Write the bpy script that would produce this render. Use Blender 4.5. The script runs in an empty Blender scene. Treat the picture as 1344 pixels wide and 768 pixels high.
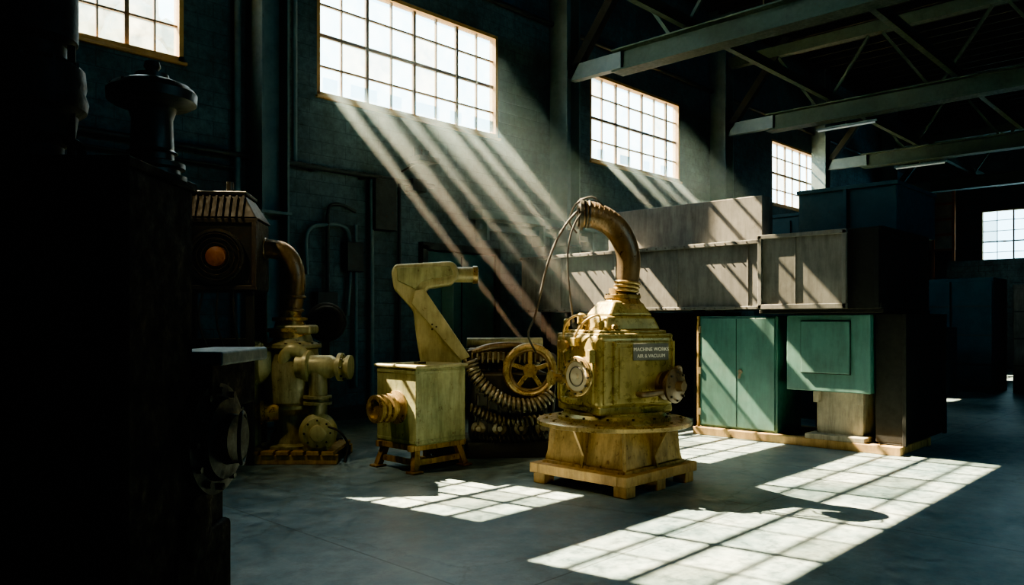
import bpy, bmesh, math, random
from mathutils import Vector, Matrix, Euler
random.seed(7)
S = bpy.context.scene
COL = S.collection
VA = math.radians(-46.2)
def G(l, d):   # ground-plan helper: lateral / forward metres -> world
    return (0.722*d+0.692*l, 0.692*d-0.722*l, 0.0)

# ------------------------------------------------------------ materials
def newmat(name):
    m = bpy.data.materials.new(name); m.use_nodes = True
    nt = m.node_tree; nt.nodes.clear()
    out = nt.nodes.new('ShaderNodeOutputMaterial')
    b = nt.nodes.new('ShaderNodeBsdfPrincipled')
    nt.links.new(b.outputs[0], out.inputs[0])
    return m, nt, b, out
def noise(nt, vec, scale, detail=5, rough=0.6):
    n = nt.nodes.new('ShaderNodeTexNoise'); n.inputs['Scale'].default_value = scale
    n.inputs['Detail'].default_value = detail; n.inputs['Roughness'].default_value = rough
    nt.links.new(vec, n.inputs['Vector']); return n
def ramp(nt, fac, stops):
    r = nt.nodes.new('ShaderNodeValToRGB'); e = r.color_ramp.elements
    e[0].position = stops[0][0]; e[0].color = (*stops[0][1], 1)
    e[1].position = stops[-1][0]; e[1].color = (*stops[-1][1], 1)
    for p, c in stops[1:-1]:
        k = e.new(p); k.color = (*c, 1)
    nt.links.new(fac, r.inputs[0]); return r
def mixc(nt, fac, a, b, mode='MIX'):
    m = nt.nodes.new('ShaderNodeMix'); m.data_type = 'RGBA'; m.blend_type = mode
    for s, v in ((m.inputs[0], fac), (m.inputs[6], a), (m.inputs[7], b)):
        if hasattr(v, 'links') or hasattr(v, 'is_linked'): nt.links.new(v, s)
        elif isinstance(v, (int, float)): s.default_value = v
        else: s.default_value = (*v, 1)
    return m.outputs[2]
def paint(name, c1, c2, rust=0.35, rough=0.45, metal=0.0, rustcol=(0.10, 0.045, 0.015), sc=3.0, bump=0.15, grime=0.0, spec=0.5):
    m, nt, b, o = newmat(name)
    b.inputs['Specular IOR Level'].default_value = spec
    g = nt.nodes.new('ShaderNodeNewGeometry'); p = g.outputs['Position']
    n1 = noise(nt, p, sc); n2 = noise(nt, p, sc*5, 8, 0.7); n3 = noise(nt, p, sc*14, 4)
    base = mixc(nt, ramp(nt, n1.outputs[0], [(0.35, (0, 0, 0)), (0.65, (1, 1, 1))]).outputs[0], c1, c2)
    rm = ramp(nt, n2.outputs[0], [(0.72-rust*0.5, (0, 0, 0)), (0.80-rust*0.4, (1, 1, 1))])
    col = mixc(nt, rm.outputs[0], base, rustcol)
    if grime > 0:   # vertical run-off streaks of oil and dirt
        vm = nt.nodes.new('ShaderNodeVectorMath'); vm.operation = 'MULTIPLY'; nt.links.new(p, vm.inputs[0]); vm.inputs[1].default_value = (9, 9, 1.3)
        n5 = noise(nt, vm.outputs[0], 1.6, 8, 0.7)
        gr = ramp(nt, n5.outputs[0], [(0.38, (1-grime,)*3), (0.58, (1, 1, 1))])
        n6 = noise(nt, p, 2.2, 6, 0.7)
        g6 = ramp(nt, n6.outputs[0], [(0.36, (1-grime*0.8,)*3), (0.6, (1.05,)*3)])
        col = mixc(nt, 1.0, mixc(nt, 1.0, col, gr.outputs[0], 'MULTIPLY'), g6.outputs[0], 'MULTIPLY')
    nt.links.new(col, b.inputs['Base Color'])
    rr = ramp(nt, n2.outputs[0], [(0.3, (rough*0.75,)*3), (0.7, (min(1, rough*1.5),)*3)])
    nt.links.new(rr.outputs[0], b.inputs['Roughness'])
    b.inputs['Metallic'].default_value = metal
    bp = nt.nodes.new('ShaderNodeBump'); bp.inputs['Strength'].default_value = bump; bp.inputs['Distance'].default_value = 0.01
    nt.links.new(n3.outputs[0], bp.inputs['Height']); nt.links.new(bp.outputs[0], b.inputs['Normal'])
    return m
RC = (0.080, 0.050, 0.018)
M_olive = paint('olive_paint', (0.50, 0.39, 0.12), (0.34, 0.28, 0.09), 0.20, 0.27, 0.5, RC, 3, 0.15, 0.42)
M_cream = paint('olive_cream_paint', (0.52, 0.47, 0.22), (0.38, 0.355, 0.17), 0.18, 0.34, 0.2, RC, 3, 0.15, 0.32)
M_boxgrn = paint('worn_green_paint', (0.40, 0.40, 0.18), (0.27, 0.30, 0.15), 0.26, 0.36, 0.15, (0.13, 0.075, 0.03), 3, 0.15, 0.4)
M_greyolive = paint('grey_olive_paint', (0.40, 0.37, 0.20), (0.28, 0.265, 0.145), 0.24, 0.34, 0.3, RC, 3, 0.15, 0.42)
M_brass = paint('old_brass', (0.54, 0.375, 0.14), (0.36, 0.25, 0.095), 0.22, 0.27, 0.6, RC, 3, 0.15, 0.45)
M_brown = paint('oxidised_pipe', (0.22, 0.15, 0.085), (0.135, 0.095, 0.055), 0.3, 0.31, 0.45, (0.06, 0.035, 0.02), 3, 0.15, 0.4)
M_ochre = paint('ochre_steel', (0.48, 0.30, 0.09), (0.29, 0.185, 0.06), 0.3, 0.45, 0.2, (0.10, 0.05, 0.02), 3, 0.2, 0.5)
M_wood = paint('pallet_wood', (0.52, 0.32, 0.105), (0.36, 0.225, 0.08), 0.15, 0.7, 0, (0.12, 0.07, 0.03), 6, 0.2, 0.4)
M_dark = paint('dark_cast_iron', (0.055, 0.052, 0.045), (0.035, 0.034, 0.03), 0.3, 0.38, 0.4, (0.07, 0.042, 0.02))
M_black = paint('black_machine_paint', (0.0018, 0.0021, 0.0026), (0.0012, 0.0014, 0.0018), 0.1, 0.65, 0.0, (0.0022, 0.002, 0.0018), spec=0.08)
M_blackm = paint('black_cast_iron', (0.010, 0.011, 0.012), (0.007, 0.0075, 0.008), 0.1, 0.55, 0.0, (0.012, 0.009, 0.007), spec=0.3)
M_tealtop = paint('teal_machined_top', (0.04, 0.085, 0.095), (0.03, 0.06, 0.07), 0.15, 0.5, 0.2)
M_rubber = paint('black_rubber', (0.015, 0.015, 0.015), (0.025, 0.022, 0.02), 0.1, 0.6)
M_steel = paint('worn_steel', (0.33, 0.28, 0.19), (0.19, 0.165, 0.115), 0.25, 0.33, 0.6, RC)
M_green = paint('cabinet_green', (0.042, 0.142, 0.125), (0.034, 0.116, 0.104), 0.08, 0.5, 0, (0.03, 0.06, 0.05), 2, 0.05, 0.25)
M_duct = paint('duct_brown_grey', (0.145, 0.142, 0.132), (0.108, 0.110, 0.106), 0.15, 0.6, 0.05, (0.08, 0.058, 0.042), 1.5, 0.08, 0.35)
M_ductd = paint('duct_dark', (0.010, 0.011, 0.012), (0.007, 0.008, 0.009), 0.15, 0.65, 0.0, (0.012, 0.009, 0.007), spec=0.2)  # dark parts, plus the painted shade of the hopper end
M_blue = paint('dark_blue_paint', (0.017, 0.052, 0.070), (0.012, 0.038, 0.052), 0.15, 0.55, spec=0.3)
M_beam = paint('beam_green_grey', (0.040, 0.068, 0.055), (0.030, 0.050, 0.042), 0.15, 0.7, spec=0.3)
M_column = paint('column_teal_grey', (0.10, 0.165, 0.18), (0.072, 0.12, 0.135), 0.12, 0.6)
M_frame = paint('window_frame_wood', (0.48, 0.28, 0.10), (0.33, 0.20, 0.08), 0.2, 0.7)
M_mull = paint('window_muntin', (0.24, 0.17, 0.11), (0.16, 0.13, 0.09), 0.2, 0.6)
M_pipe = paint('conduit_grey', (0.035, 0.047, 0.053), (0.022, 0.030, 0.034), 0.2, 0.5, 0.3)
M_door = paint('door_teal', (0.035, 0.10, 0.105), (0.026, 0.072, 0.08), 0.15, 0.5)
M_ceil = paint('ceiling_dark', (0.016, 0.020, 0.020), (0.011, 0.014, 0.014), 0.1, 0.8, spec=0.2)
M_concblk = paint('cast_concrete', (0.36, 0.33, 0.24), (0.27, 0.25, 0.18), 0.15, 0.8, grime=0.4)
M_label = paint('label_plate', (0.08, 0.08, 0.07), (0.055, 0.055, 0.05), 0.1, 0.5)
M_letter = paint('label_letters', (0.75, 0.72, 0.6), (0.65, 0.62, 0.5), 0.05, 0.6)
M_dial = paint('gauge_dial', (0.52, 0.47, 0.32), (0.38, 0.33, 0.22), 0.15, 0.3)
M_orange = paint('orange_hub', (0.30, 0.10, 0.04), (0.18, 0.065, 0.03), 0.2, 0.5)
M_red = paint('red_brown_louver', (0.055, 0.042, 0.035), (0.036, 0.03, 0.025), 0.2, 0.5, 0.2)
M_rackp = paint('rack_boards', (0.55, 0.5, 0.42), (0.4, 0.36, 0.3), 0.1, 0.7)
M_rack = paint('rack_orange', (0.6, 0.2, 0.08), (0.5, 0.16, 0.06), 0.1, 0.6)

def wallmat(name, ax, c1, c2, cm):
    m, nt, b, o = newmat(name)
    g = nt.nodes.new('ShaderNodeNewGeometry'); sp = nt.nodes.new('ShaderNodeSeparateXYZ')
    nt.links.new(g.outputs['Position'], sp.inputs[0])
    cb = nt.nodes.new('ShaderNodeCombineXYZ'); nt.links.new(sp.outputs[ax], cb.inputs[0]); nt.links.new(sp.outputs[2], cb.inputs[1])
    br = nt.nodes.new('ShaderNodeTexBrick'); nt.links.new(cb.outputs[0], br.inputs['Vector'])
    br.inputs['Scale'].default_value = 1.0; br.inputs['Brick Width'].default_value = 0.42; br.inputs['Row Height'].default_value = 0.2
    br.inputs['Mortar Size'].default_value = 0.008; br.inputs['Mortar Smooth'].default_value = 0.3
    br.inputs['Color1'].default_value = (*c1, 1); br.inputs['Color2'].default_value = (*c2, 1); br.inputs['Mortar'].default_value = (*cm, 1)
    n = noise(nt, g.outputs['Position'], 0.9, 10, 0.7); n4 = noise(nt, g.outputs['Position'], 9, 8, 0.75)
    r = ramp(nt, n.outputs[0], [(0.3, (0.4, 0.4, 0.4)), (0.5, (0.9, 0.9, 0.9)), (0.7, (1.3, 1.3, 1.3))])
    r4 = ramp(nt, n4.outputs[0], [(0.35, (0.6, 0.6, 0.6)), (0.6, (1.1, 1.1, 1.1))])
    c = mixc(nt, 1.0, br.outputs[0], r.outputs[0], 'MULTIPLY')
    nt.links.new(mixc(nt, 1.0, c, r4.outputs[0], 'MULTIPLY'), b.inputs['Base Color'])
    b.inputs['Roughness'].default_value = 0.75
    bp = nt.nodes.new('ShaderNodeBump'); bp.inputs['Strength'].default_value = 0.35; bp.inputs['Distance'].default_value = 0.01; bp.invert = True
    nt.links.new(br.outputs['Fac'], bp.inputs['Height']); nt.links.new(bp.outputs[0], b.inputs['Normal'])
    return m
M_wallx = wallmat('painted_block_wall', 0, (0.064, 0.110, 0.130), (0.058, 0.100, 0.119), (0.042, 0.074, 0.090))
M_wally = wallmat('painted_block_wall_end', 1, (0.09, 0.13, 0.15), (0.08, 0.115, 0.13), (0.04, 0.06, 0.07))

def floormat():
    m, nt, b, o = newmat('concrete_floor')
    g = nt.nodes.new('ShaderNodeNewGeometry'); p = g.outputs['Position']
    n1 = noise(nt, p, 1.1, 12, 0.75); n2 = noise(nt, p, 7, 12, 0.78); n3 = noise(nt, p, 60, 3)
    c = ramp(nt, n1.outputs[0], [(0.38, (0.068, 0.118, 0.142)), (0.5, (0.135, 0.192, 0.213)), (0.62, (0.215, 0.27, 0.285))])
    s = ramp(nt, n2.outputs[0], [(0.40, (0.45, 0.47, 0.5)), (0.51, (1.0, 1.0, 1.0)), (0.63, (1.25, 1.25, 1.25))])
    col = mixc(nt, 0.9, c.outputs[0], s.outputs[0], 'MULTIPLY')
    v = nt.nodes.new('ShaderNodeTexVoronoi'); v.feature = 'DISTANCE_TO_EDGE'; v.inputs['Scale'].default_value = 0.5
    wv = nt.nodes.new('ShaderNodeVectorMath'); wv.operation = 'MULTIPLY_ADD'
    nt.links.new(n2.outputs['Color'], wv.inputs[0]); wv.inputs[1].default_value = (0.35, 0.35, 0.0); nt.links.new(p, wv.inputs[2])
    nt.links.new(wv.outputs[0], v.inputs['Vector'])
    cr = ramp(nt, v.outputs['Distance'], [(0.0, (0.5, 0.5, 0.5)), (0.005, (1, 1, 1))])
    col = mixc(nt, 1.0, col, cr.outputs[0], 'MULTIPLY')
    br = nt.nodes.new('ShaderNodeTexBrick'); nt.links.new(p, br.inputs['Vector']); br.offset = 0
    br.inputs['Scale'].default_value = 1; br.inputs['Brick Width'].default_value = 3; br.inputs['Row Height'].default_value = 3
    br.inputs['Mortar Size'].default_value = 0.008
    br.inputs['Color1'].default_value = (1, 1, 1, 1); br.inputs['Color2'].default_value = (0.93, 0.93, 0.93, 1); br.inputs['Mortar'].default_value = (0.45, 0.45, 0.45, 1)
    col = mixc(nt, 1.0, col, br.outputs[0], 'MULTIPLY')
    nt.links.new(col, b.inputs['Base Color'])
    r = ramp(nt, n2.outputs[0], [(0.38, (0.28,)*3), (0.62, (0.6,)*3)]); nt.links.new(r.outputs[0], b.inputs['Roughness'])
    b.inputs['Specular IOR Level'].default_value = 0.4
    bp = nt.nodes.new('ShaderNodeBump'); bp.inputs['Strength'].default_value = 0.12; bp.inputs['Distance'].default_value = 0.01
    nt.links.new(n3.outputs[0], bp.inputs['Height']); nt.links.new(bp.outputs[0], b.inputs['Normal'])
    return m
M_floor = floormat()

# ------------------------------------------------------------ geometry helpers
def empty(name, loc=(0, 0, 0), rz=0.0, parent=None):
    e = bpy.data.objects.new(name, None); COL.objects.link(e)
    e.location = loc; e.rotation_euler = (0, 0, rz); e.empty_display_size = 0.2
    if parent: e.parent = parent
    return e
def finish(name, bm, mat, parent, bevel=0, smooth=True, seg=2):
    bmesh.ops.recalc_face_normals(bm, faces=bm.faces)
    me = bpy.data.meshes.new(name); bm.to_mesh(me); bm.free()
    if mat: me.materials.append(mat)
    o = bpy.data.objects.new(name, me); COL.objects.link(o)
    if parent: o.parent = parent
    if smooth:
        for p in me.polygons: p.use_smooth = True
        try: me.set_sharp_from_angle(angle=math.radians(35))
        except Exception: pass
    if bevel > 0:
        md = o.modifiers.new('bevel', 'BEVEL'); md.width = bevel; md.segments = seg; md.limit_method = 'ANGLE'; md.harden_normals = True
    return o
def bbox(bm, c, s, rot=None):
    m = Matrix.Translation(c)
    if rot: m = m @ Euler(rot).to_matrix().to_4x4()
    m = m @ Matrix.Diagonal((*s, 1))
    bmesh.ops.create_cube(bm, size=1, matrix=m)
def box(par, name, c, s, mat, rot=None, bevel=0.008, seg=2):
    bm = bmesh.new(); bbox(bm, c, s, rot); return finish(name, bm, mat, par, bevel, True, seg)
def boxes(par, name, lst, mat, bevel=0.0):
    bm = bmesh.new()
    for t in lst: bbox(bm, *t)
    return finish(name, bm, mat, par, bevel)
def frame_of(axis):
    return Vector(axis).normalized().to_track_quat('Z', 'Y').to_matrix().to_4x4()
def blathe(bm, org, axis, prof, seg=40):
    M = Matrix.Translation(org) @ frame_of(axis); rings = []
    for r, h in prof:
        if r < 1e-5: rings.append([bm.verts.new(M @ Vector((0, 0, h)))])
        else: rings.append([bm.verts.new(M @ Vector((r*math.cos(2*math.pi*i/seg), r*math.sin(2*math.pi*i/seg), h))) for i in range(seg)])
    for a, b in zip(rings, rings[1:]):
        for i in range(seg):
            j = (i+1) % seg
            if len(a) == 1 and len(b) == 1: continue
            if len(a) == 1: bm.faces.new((a[0], b[i], b[j]))
            elif len(b) == 1: bm.faces.new((a[i], a[j], b[0]))
            else: bm.faces.new((a[i], a[j], b[j], b[i]))
def lathe(par, name, org, axis, prof, mat, seg=40, bevel=0.0):
    bm = bmesh.new()
    if prof[0][0] > 0: prof = [(0, prof[0][1])]+prof
    if prof[-1][0] > 0: prof = prof+[(0, prof[-1][1])]
    blathe(bm, org, axis, prof, seg); return finish(name, bm, mat, par, bevel)
def cyl(par, name, p0, p1, r, mat, r1=None, seg=32, bevel=0.0):
    a = Vector(p1)-Vector(p0); return lathe(par, name, p0, a, [(r, 0), (r if r1 is None else r1, a.length)], mat, seg, bevel)
def bolts(par, name, c, axis, R, n, r, h, mat, ph=0.0):
    bm = bmesh.new(); M = Matrix.Translation(c) @ frame_of(axis)
    for i in range(n):
        a = 2*math.pi*i/n+ph
        o = M @ Vector((R*math.cos(a), R*math.sin(a), 0))
        blathe(bm, o, axis, [(0, 0), (r, 0), (r, h), (0, h)], 6)
    return finish(name, bm, mat, par)
def cat(pts, n=10):
    P = [Vector(p) for p in pts]; P = [P[0]*2-P[1]]+P+[P[-1]*2-P[-2]]; out = []
    for i in range(1, len(P)-2):
        for k in range(n):
            t = k/n; a, b, c, d = P[i-1:i+3]
            out.append(0.5*((2*b)+(c-a)*t+(2*a-5*b+4*c-d)*t*t+(3*b-a-3*c+d)*t**3))
    out.append(P[-2]); return out
def sweep(par, name, pts, r, mat, seg=16, smoothpath=True, n=10):
    P = cat(pts, n) if smoothpath else [Vector(p) for p in pts]
    rf = r if callable(r) else (lambda t: r)
    bm = bmesh.new(); T = (P[1]-P[0]).normalized(); N = T.orthogonal().normalized(); rings = []
    for i, p in enumerate(P):
        t = (P[min(i+1, len(P)-1)]-P[max(i-1, 0)]).normalized()
        N = (N-t*N.dot(t)).normalized(); B = t.cross(N); rr = rf(i/(len(P)-1))
        rings.append([bm.verts.new(p+rr*(math.cos(2*math.pi*k/seg)*N+math.sin(2*math.pi*k/seg)*B)) for k in range(seg)])
    for a, b in zip(rings, rings[1:]):
        for k in range(seg):
            j = (k+1) % seg; bm.faces.new((a[k], a[j], b[j], b[k]))
    bm.faces.new(rings[0]); bm.faces.new(rings[-1])
    return finish(name, bm, mat, par)
def prism(par, name, poly, y0, y1, mat, bevel=0.01, seg=2):
    bm = bmesh.new()
    a = [bm.verts.new((x, y0, z)) for x, z in poly]; b = [bm.verts.new((x, y1, z)) for x, z in poly]
    bm.faces.new(a); bm.faces.new(b)
    for i in range(len(poly)):
        j = (i+1) % len(poly); bm.faces.new((a[i], a[j], b[j], b[i]))
    return finish(name, bm, mat, par, bevel, True, seg)
def frustum(par, name, c, s0, s1, z0, z1, mat, bevel=0.01):
    bm = bmesh.new(); L = []
    for s, z in ((s0, z0), (s1, z1)):
        L.append([bm.verts.new((c[0]+sx*s[0]/2, c[1]+sy*s[1]/2, z)) for sx, sy in ((-1, -1), (1, -1), (1, 1), (-1, 1))])
    bm.faces.new(L[0]); bm.faces.new(L[1])
    for i in range(4):
        j = (i+1) % 4; bm.faces.new((L[0][i], L[0][j], L[1][j], L[1][i]))
    return finish(name, bm, mat, par, bevel)
def torus(par, name, c, axis, R, r, mat, seg=48, s2=12):
    prof = [(R+r*math.cos(2*math.pi*k/s2), r*math.sin(2*math.pi*k/s2)) for k in range(s2+1)]
    bm = bmesh.new(); blathe(bm, c, axis, prof, seg); bmesh.ops.remove_doubles(bm, verts=bm.verts, dist=1e-5)
    return finish(name, bm, mat, par)

# ------------------------------------------------------------ room
D = 10.2; TH = 0.18; H = 9.4; X0, X1, Y0 = -6.0, 34.0, -9.0
def wall_holes(name, a0, a1, holes, along, pos, th, mat):
    As = sorted({a0, a1, *[h[0] for h in holes], *[h[1] for h in holes]}); Zs = sorted({0, H, *[h[2] for h in holes], *[h[3] for h in holes]})
    bm = bmesh.new()
    for i in range(len(As)-1):
        for k in range(len(Zs)-1):
            ca, cz = (As[i]+As[i+1])/2, (Zs[k]+Zs[k+1])/2
            if any(h[0] < ca < h[1] and h[2] < cz < h[3] for h in holes): continue
            sa, sz = As[i+1]-As[i], Zs[k+1]-Zs[k]
            if along == 'x': bbox(bm, (ca, pos+th/2, cz), (sa, th, sz))
            else: bbox(bm, (pos+th/2, ca, cz), (th, sa, sz))
    return finish(name, bm, mat, None, 0, False)
WINS = [(3.05, 4.43, 4.9, 6.77, 4, 4), (6.43, 10.26, 4.9, 6.77, 8, 4), (13.0, 16.5, 4.9, 6.77, 7, 4), (21.4, 25.0, 4.9, 6.77, 7, 4), (2.45, 9.0, 7.5, 9.25, 12, 4)]  # last entry: unseen upper window, added to throw the near floor sun patch
FILL_WIN = (3.0, 14.0, 6.4, 7.4, 16, 2)  # unseen south window row, added to let in sky fill
box(None, 'floor', ((X0+X1)/2, (Y0+D)/2, -0.1), (X1-X0+1, D-Y0+1, 0.2), M_floor, bevel=0)
wall_holes('wall_north', X0, X1, [w[:4] for w in WINS], 'x', D, TH, M_wallx)
wall_holes('wall_east', Y0, D, [(4.6, 7.8, 3.75, 5.75)], 'y', X1, 0.2, M_wally)
wall_holes('wall_south', X0, X1, [FILL_WIN[:4]], 'x', Y0-0.2, 0.2, M_wallx)
wall_holes('wall_west', Y0, D, [], 'y', X0-0.2, 0.2, M_wally)
box(None, 'ceiling', ((X0+X1)/2, (Y0+D)/2, H+0.1), (X1-X0+0.6, D-Y0+0.6, 0.2), M_ceil, bevel=0)

# glass
def glassmat(name, tint, mixf):
    m = bpy.data.materials.new(name); m.use_nodes = True; nt = m.node_tree; nt.nodes.clear()
    o = nt.nodes.new('ShaderNodeOutputMaterial'); t = nt.nodes.new('ShaderNodeBsdfTransparent'); t.inputs[0].default_value = (*tint, 1)
    d = nt.nodes.new('ShaderNodeBsdfTranslucent'); d.inputs[0].default_value = (0.85, 0.87, 0.85, 1)
    mx = nt.nodes.new('ShaderNodeMixShader'); g = nt.nodes.new('ShaderNodeNewGeometry')
    n = noise(nt, g.outputs['Position'], 3, 6, 0.7)
    r = ramp(nt, n.outputs[0], [(0.35, (mixf*0.4,)*3), (0.7, (mixf*1.6,)*3)])
    nt.links.new(r.outputs[0], mx.inputs[0]); nt.links.new(t.outputs[0], mx.inputs[1]); nt.links.new(d.outputs[0], mx.inputs[2])
    nt.links.new(mx.outputs[0], o.inputs[0]); return m
M_glass = glassmat('dusty_glass', (0.97, 0.98, 0.97), 0.06)
M_glassd = glassmat('grimy_glass', (0.72, 0.74, 0.72), 0.12)

def window(idx, a0, a1, z0, z1, nc, nr, along='x', pos=D):
    e = empty('window_%d' % idx, ((a0+a1)/2, pos+0.08, (z0+z1)/2) if along == 'x' else (pos+0.08, (a0+a1)/2, (z0+z1)/2), 0 if along == 'x' else math.pi/2)
    w, h = a1-a0, z1-z0; f = 0.06
    boxes(e, 'frame', [((0, 0, h/2-f/2), (w, 0.16, f)), ((0, 0, -h/2+f/2), (w, 0.16, f)), ((-w/2+f/2, 0, 0), (f, 0.16, h)), ((w/2-f/2, 0, 0), (f, 0.16, h))], M_frame)
    L = []
    for i in range(1, nc):
        t = 0.055 if (i % 2 == 0) else 0.024
        L.append(((-w/2+w*i/nc, 0, 0), (t, 0.05, h-f)))
    for k in range(1, nr):
        L.append(((0, 0, -h/2+h*k/nr), (w-f, 0.04, 0.055 if k == nr//2 and nr > 3 else 0.028)))
    boxes(e, 'muntins', L, M_mull)
    cl, gr = [], []
    for i in range(nc):
        for k in range(nr):
            c = ((-w/2+w*(i+0.5)/nc, 0.005, -h/2+h*(k+0.5)/nr), (w/nc, 0.004, h/nr))
            (gr if random.random() < 0.12 else cl).append(c)
    boxes(e, 'clear_panes', cl, M_glass)
    if gr: boxes(e, 'grimy_panes', gr, M_glassd)
    if along == 'x': box(e, 'sill', (0, -0.11 if pos > 0 else 0.15, -h/2-0.03), (w+0.06, 0.06, 0.04), M_frame)
    return e
for i, w in enumerate(WINS): window(i+1, *w)
window(6, 4.6, 7.8, 3.75, 5.75, 6, 5, 'y', X1)
window(7, *FILL_WIN, pos=Y0-0.16)  # added opening behind the camera side, for sky fill only

# columns + wall bits
for i, x in enumerate([-0.7, 5.5, 11.9, 18.1, 24.3, 30.5]):
    e = empty('steel_column' + ('' if i == 0 else '.%03d' % i), (x, D-0.24, 0))
    top = 6.95 if x < 11 else H-0.01
    boxes(e, 'h_section', [((-0.19, 0, top/2), (0.035, 0.44, top)), ((0.19, 0, top/2), (0.035, 0.44, top)), ((0, 0.02, top/2), (0.36, 0.05, top))], M_column, 0.004)
    boxes(e, 'splice_plates', [((0, -0.02, 3.0), (0.46, 0.46, 0.04)), ((0, -0.02, 0.02), (0.55, 0.5, 0.04)), ((0, -0.02, top-0.05), (0.5, 0.5, 0.08))], M_column, 0.004)
    if x > 11:
        boxes(e, 'beam_seat', [((0, -0.8, 6.35), (0.16, 1.2, 0.3))], M_column, 0.004)
        a = math.atan2(1.9, 1.5)
        box(e, 'knee_brace', (0, -0.95, 7.3), (0.16, 0.18, 2.6), M_ceil, (math.pi/2-a, 0, 0))
for i, x in enumerate([11.9, 18.1, 24.3, 30.5]):
    e = empty('roof_beam' + ('' if i == 0 else '.%03d' % i), (x, 0, 6.12))
    L = 8.7-Y0; cy = (8.7+Y0)/2
    boxes(e, 'i_section', [((0, cy, 0.015), (0.36, L, 0.03)), ((0, cy, 0.4), (0.36, L, 0.03)), ((0, cy, 0.2), (0.04, L, 0.38))], M_beam, 0.003)
    boxes(e, 'girder', [((0, (9.7+Y0)/2, 1.9), (0.2, 9.7-Y0, 0.25))], M_beam)
    boxes(e, 'truss_webs', [((0, y, 1.1), (0.06, 0.06, 1.6), (0.6 if k % 2 else -0.6, 0, 0)) for k, y in enumerate([8-1.2*j for j in range(14)])], M_beam)
for i, y in enumerate([7.2, 4.6, 1.8, -1.2, -4.4]):
    box(None, 'roof_purlin' + ('' if i == 0 else '.%03d' % i), ((8+X1)/2, y, 6.68), (X1-8, 0.12, 0.2), M_beam, bevel=0.004)
bm = bmesh.new()
for k in range(40): bbox(bm, (10+k*0.6, 0.6, H-0.09), (0.08, 18.5, 0.18))
finish('ceiling_deck_ribs', bm, M_ceil, None)
M_tube, nt, b, o = newmat('fluorescent_tube')
b.inputs['Base Color'].default_value = (0.8, 0.85, 0.85, 1); b.inputs['Emission Color'].default_value = (0.8, 0.9, 1, 1); b.inputs['Emission Strength'].default_value = 0.12
for i, (x, y, z) in enumerate([(12.3, 6.0, 6.62), (18.5, 7.0, 6.05), (24.6, 7.2, 6.05), (18.5, 1.5, 6.05)]):
    e = empty('fluorescent_lamp' + ('' if i == 0 else '.%03d' % i), (x, y, z))
    box(e, 'housing', (0, 0, 0.03), (0.10, 1.4, 0.04), M_column); cyl(e, 'tube', (0, -0.65, -0.015), (0, 0.65, -0.015), 0.018, M_tube)
    cyl(e, 'hanger', (0, 0, 0.05), (0, 0, 0.5), 0.012, M_steel)

# wall conduits, pipes, panels
e = empty('wall_conduits', (0, D, 0))
def P(*a, **k): return sweep(e, *a, **k)
cyl(e, 'long_pipe', (-4, -0.12, 3.78), (8.6, -0.12, 3.78), 0.04, M_pipe)
cyl(e, 'long_pipe_2', (-4, -0.1, 3.6), (5.2, -0.1, 3.6), 0.02, M_pipe)
cyl(e, 'eave_conduit', (9.6, -0.08, 7.36), (33, -0.08, 7.36), 0.05, M_pipe)
cyl(e, 'drop_pipe_a', (6.0, -0.1, 3.78), (6.0, -0.1, 6.9), 0.035, M_column)
cyl(e, 'drop_pipe_b', (5.12, -0.1, 0.1), (5.12, -0.1, 7.0), 0.045, M_column)
cyl(e, 'drop_pipe_c', (7.35, -0.1, 0.1), (7.35, -0.1, 3.78), 0.04, M_column)
cyl(e, 'drop_pipe_d', (7.05, -0.1, 0.5), (7.05, -0.1, 3.0), 0.03, M_column)
cyl(e, 'drop_pipe_e', (6.55, -0.1, 1.9), (6.55, -0.1, 3.1), 0.03, M_pipe)
cyl(e, 'drop_pipe_f', (7.9, -0.1, 0.1), (7.9, -0.1, 3.78), 0.03, M_pipe)
P('bent_pipe', [(6.55, -0.1, 3.1), (6.6, -0.1, 3.25), (6.8, -0.1, 3.28), (7.05, -0.1, 3.2)], 0.025, M_pipe)
P('loop_pipe', [(6.2, -0.1, 2.2), (6.2, -0.1, 2.8), (6.5, -0.1, 2.95), (6.9, -0.1, 2.9), (6.95, -0.1, 2.3), (6.9, -0.1, 1.6)], 0.03, M_column)
boxes(e, 'junction_boxes', [((7.55, -0.12, 3.35), (0.42, 0.2, 0.8)), ((7.0, -0.1, 2.5), (0.3, 0.16, 0.45)), ((6.5, -0.1, 1.7), (0.35, 0.18, 0.5)), ((8.25, -0.1, 3.75), (0.3, 0.2, 0.2))], M_pipe, 0.01)
boxes(e, 'clips', [((x, -0.06, 3.78), (0.05, 0.14, 0.1)) for x in (1, 2.2, 3.4, 4.6, 6.3, 7.2, 8.1)], M_pipe)
e = empty('lamp_bracket', (7.95, D-0.1, 3.95))
cyl(e, 'arm', (0, 0, 0), (0, -0.5, 0.12), 0.02, M_pipe); box(e, 'head', (0, -0.55, 0.1), (0.4, 0.3, 0.08), M_pipe)
boxes(e, 'prongs', [((x, -0.5, 0.2), (0.02, 0.02, 0.16)) for x in (-0.15, 0, 0.15)], M_pipe)
e = empty('wall_shelf_beam', (11.2, D-0.2, 3.4))
boxes(e, 'beam', [((0, 0, 0), (3.4, 0.36, 0.14)), ((0, 0.05, -0.2), (3.2, 0.1, 0.1))], M_column, 0.005)
boxes(e, 'brackets', [((x, 0.03, -0.25), (0.06, 0.3, 0.4)) for x in (-1.5, 0, 1.5)], M_column)
e = empty('door_1', (9.3, D-0.03, 0))
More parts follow.
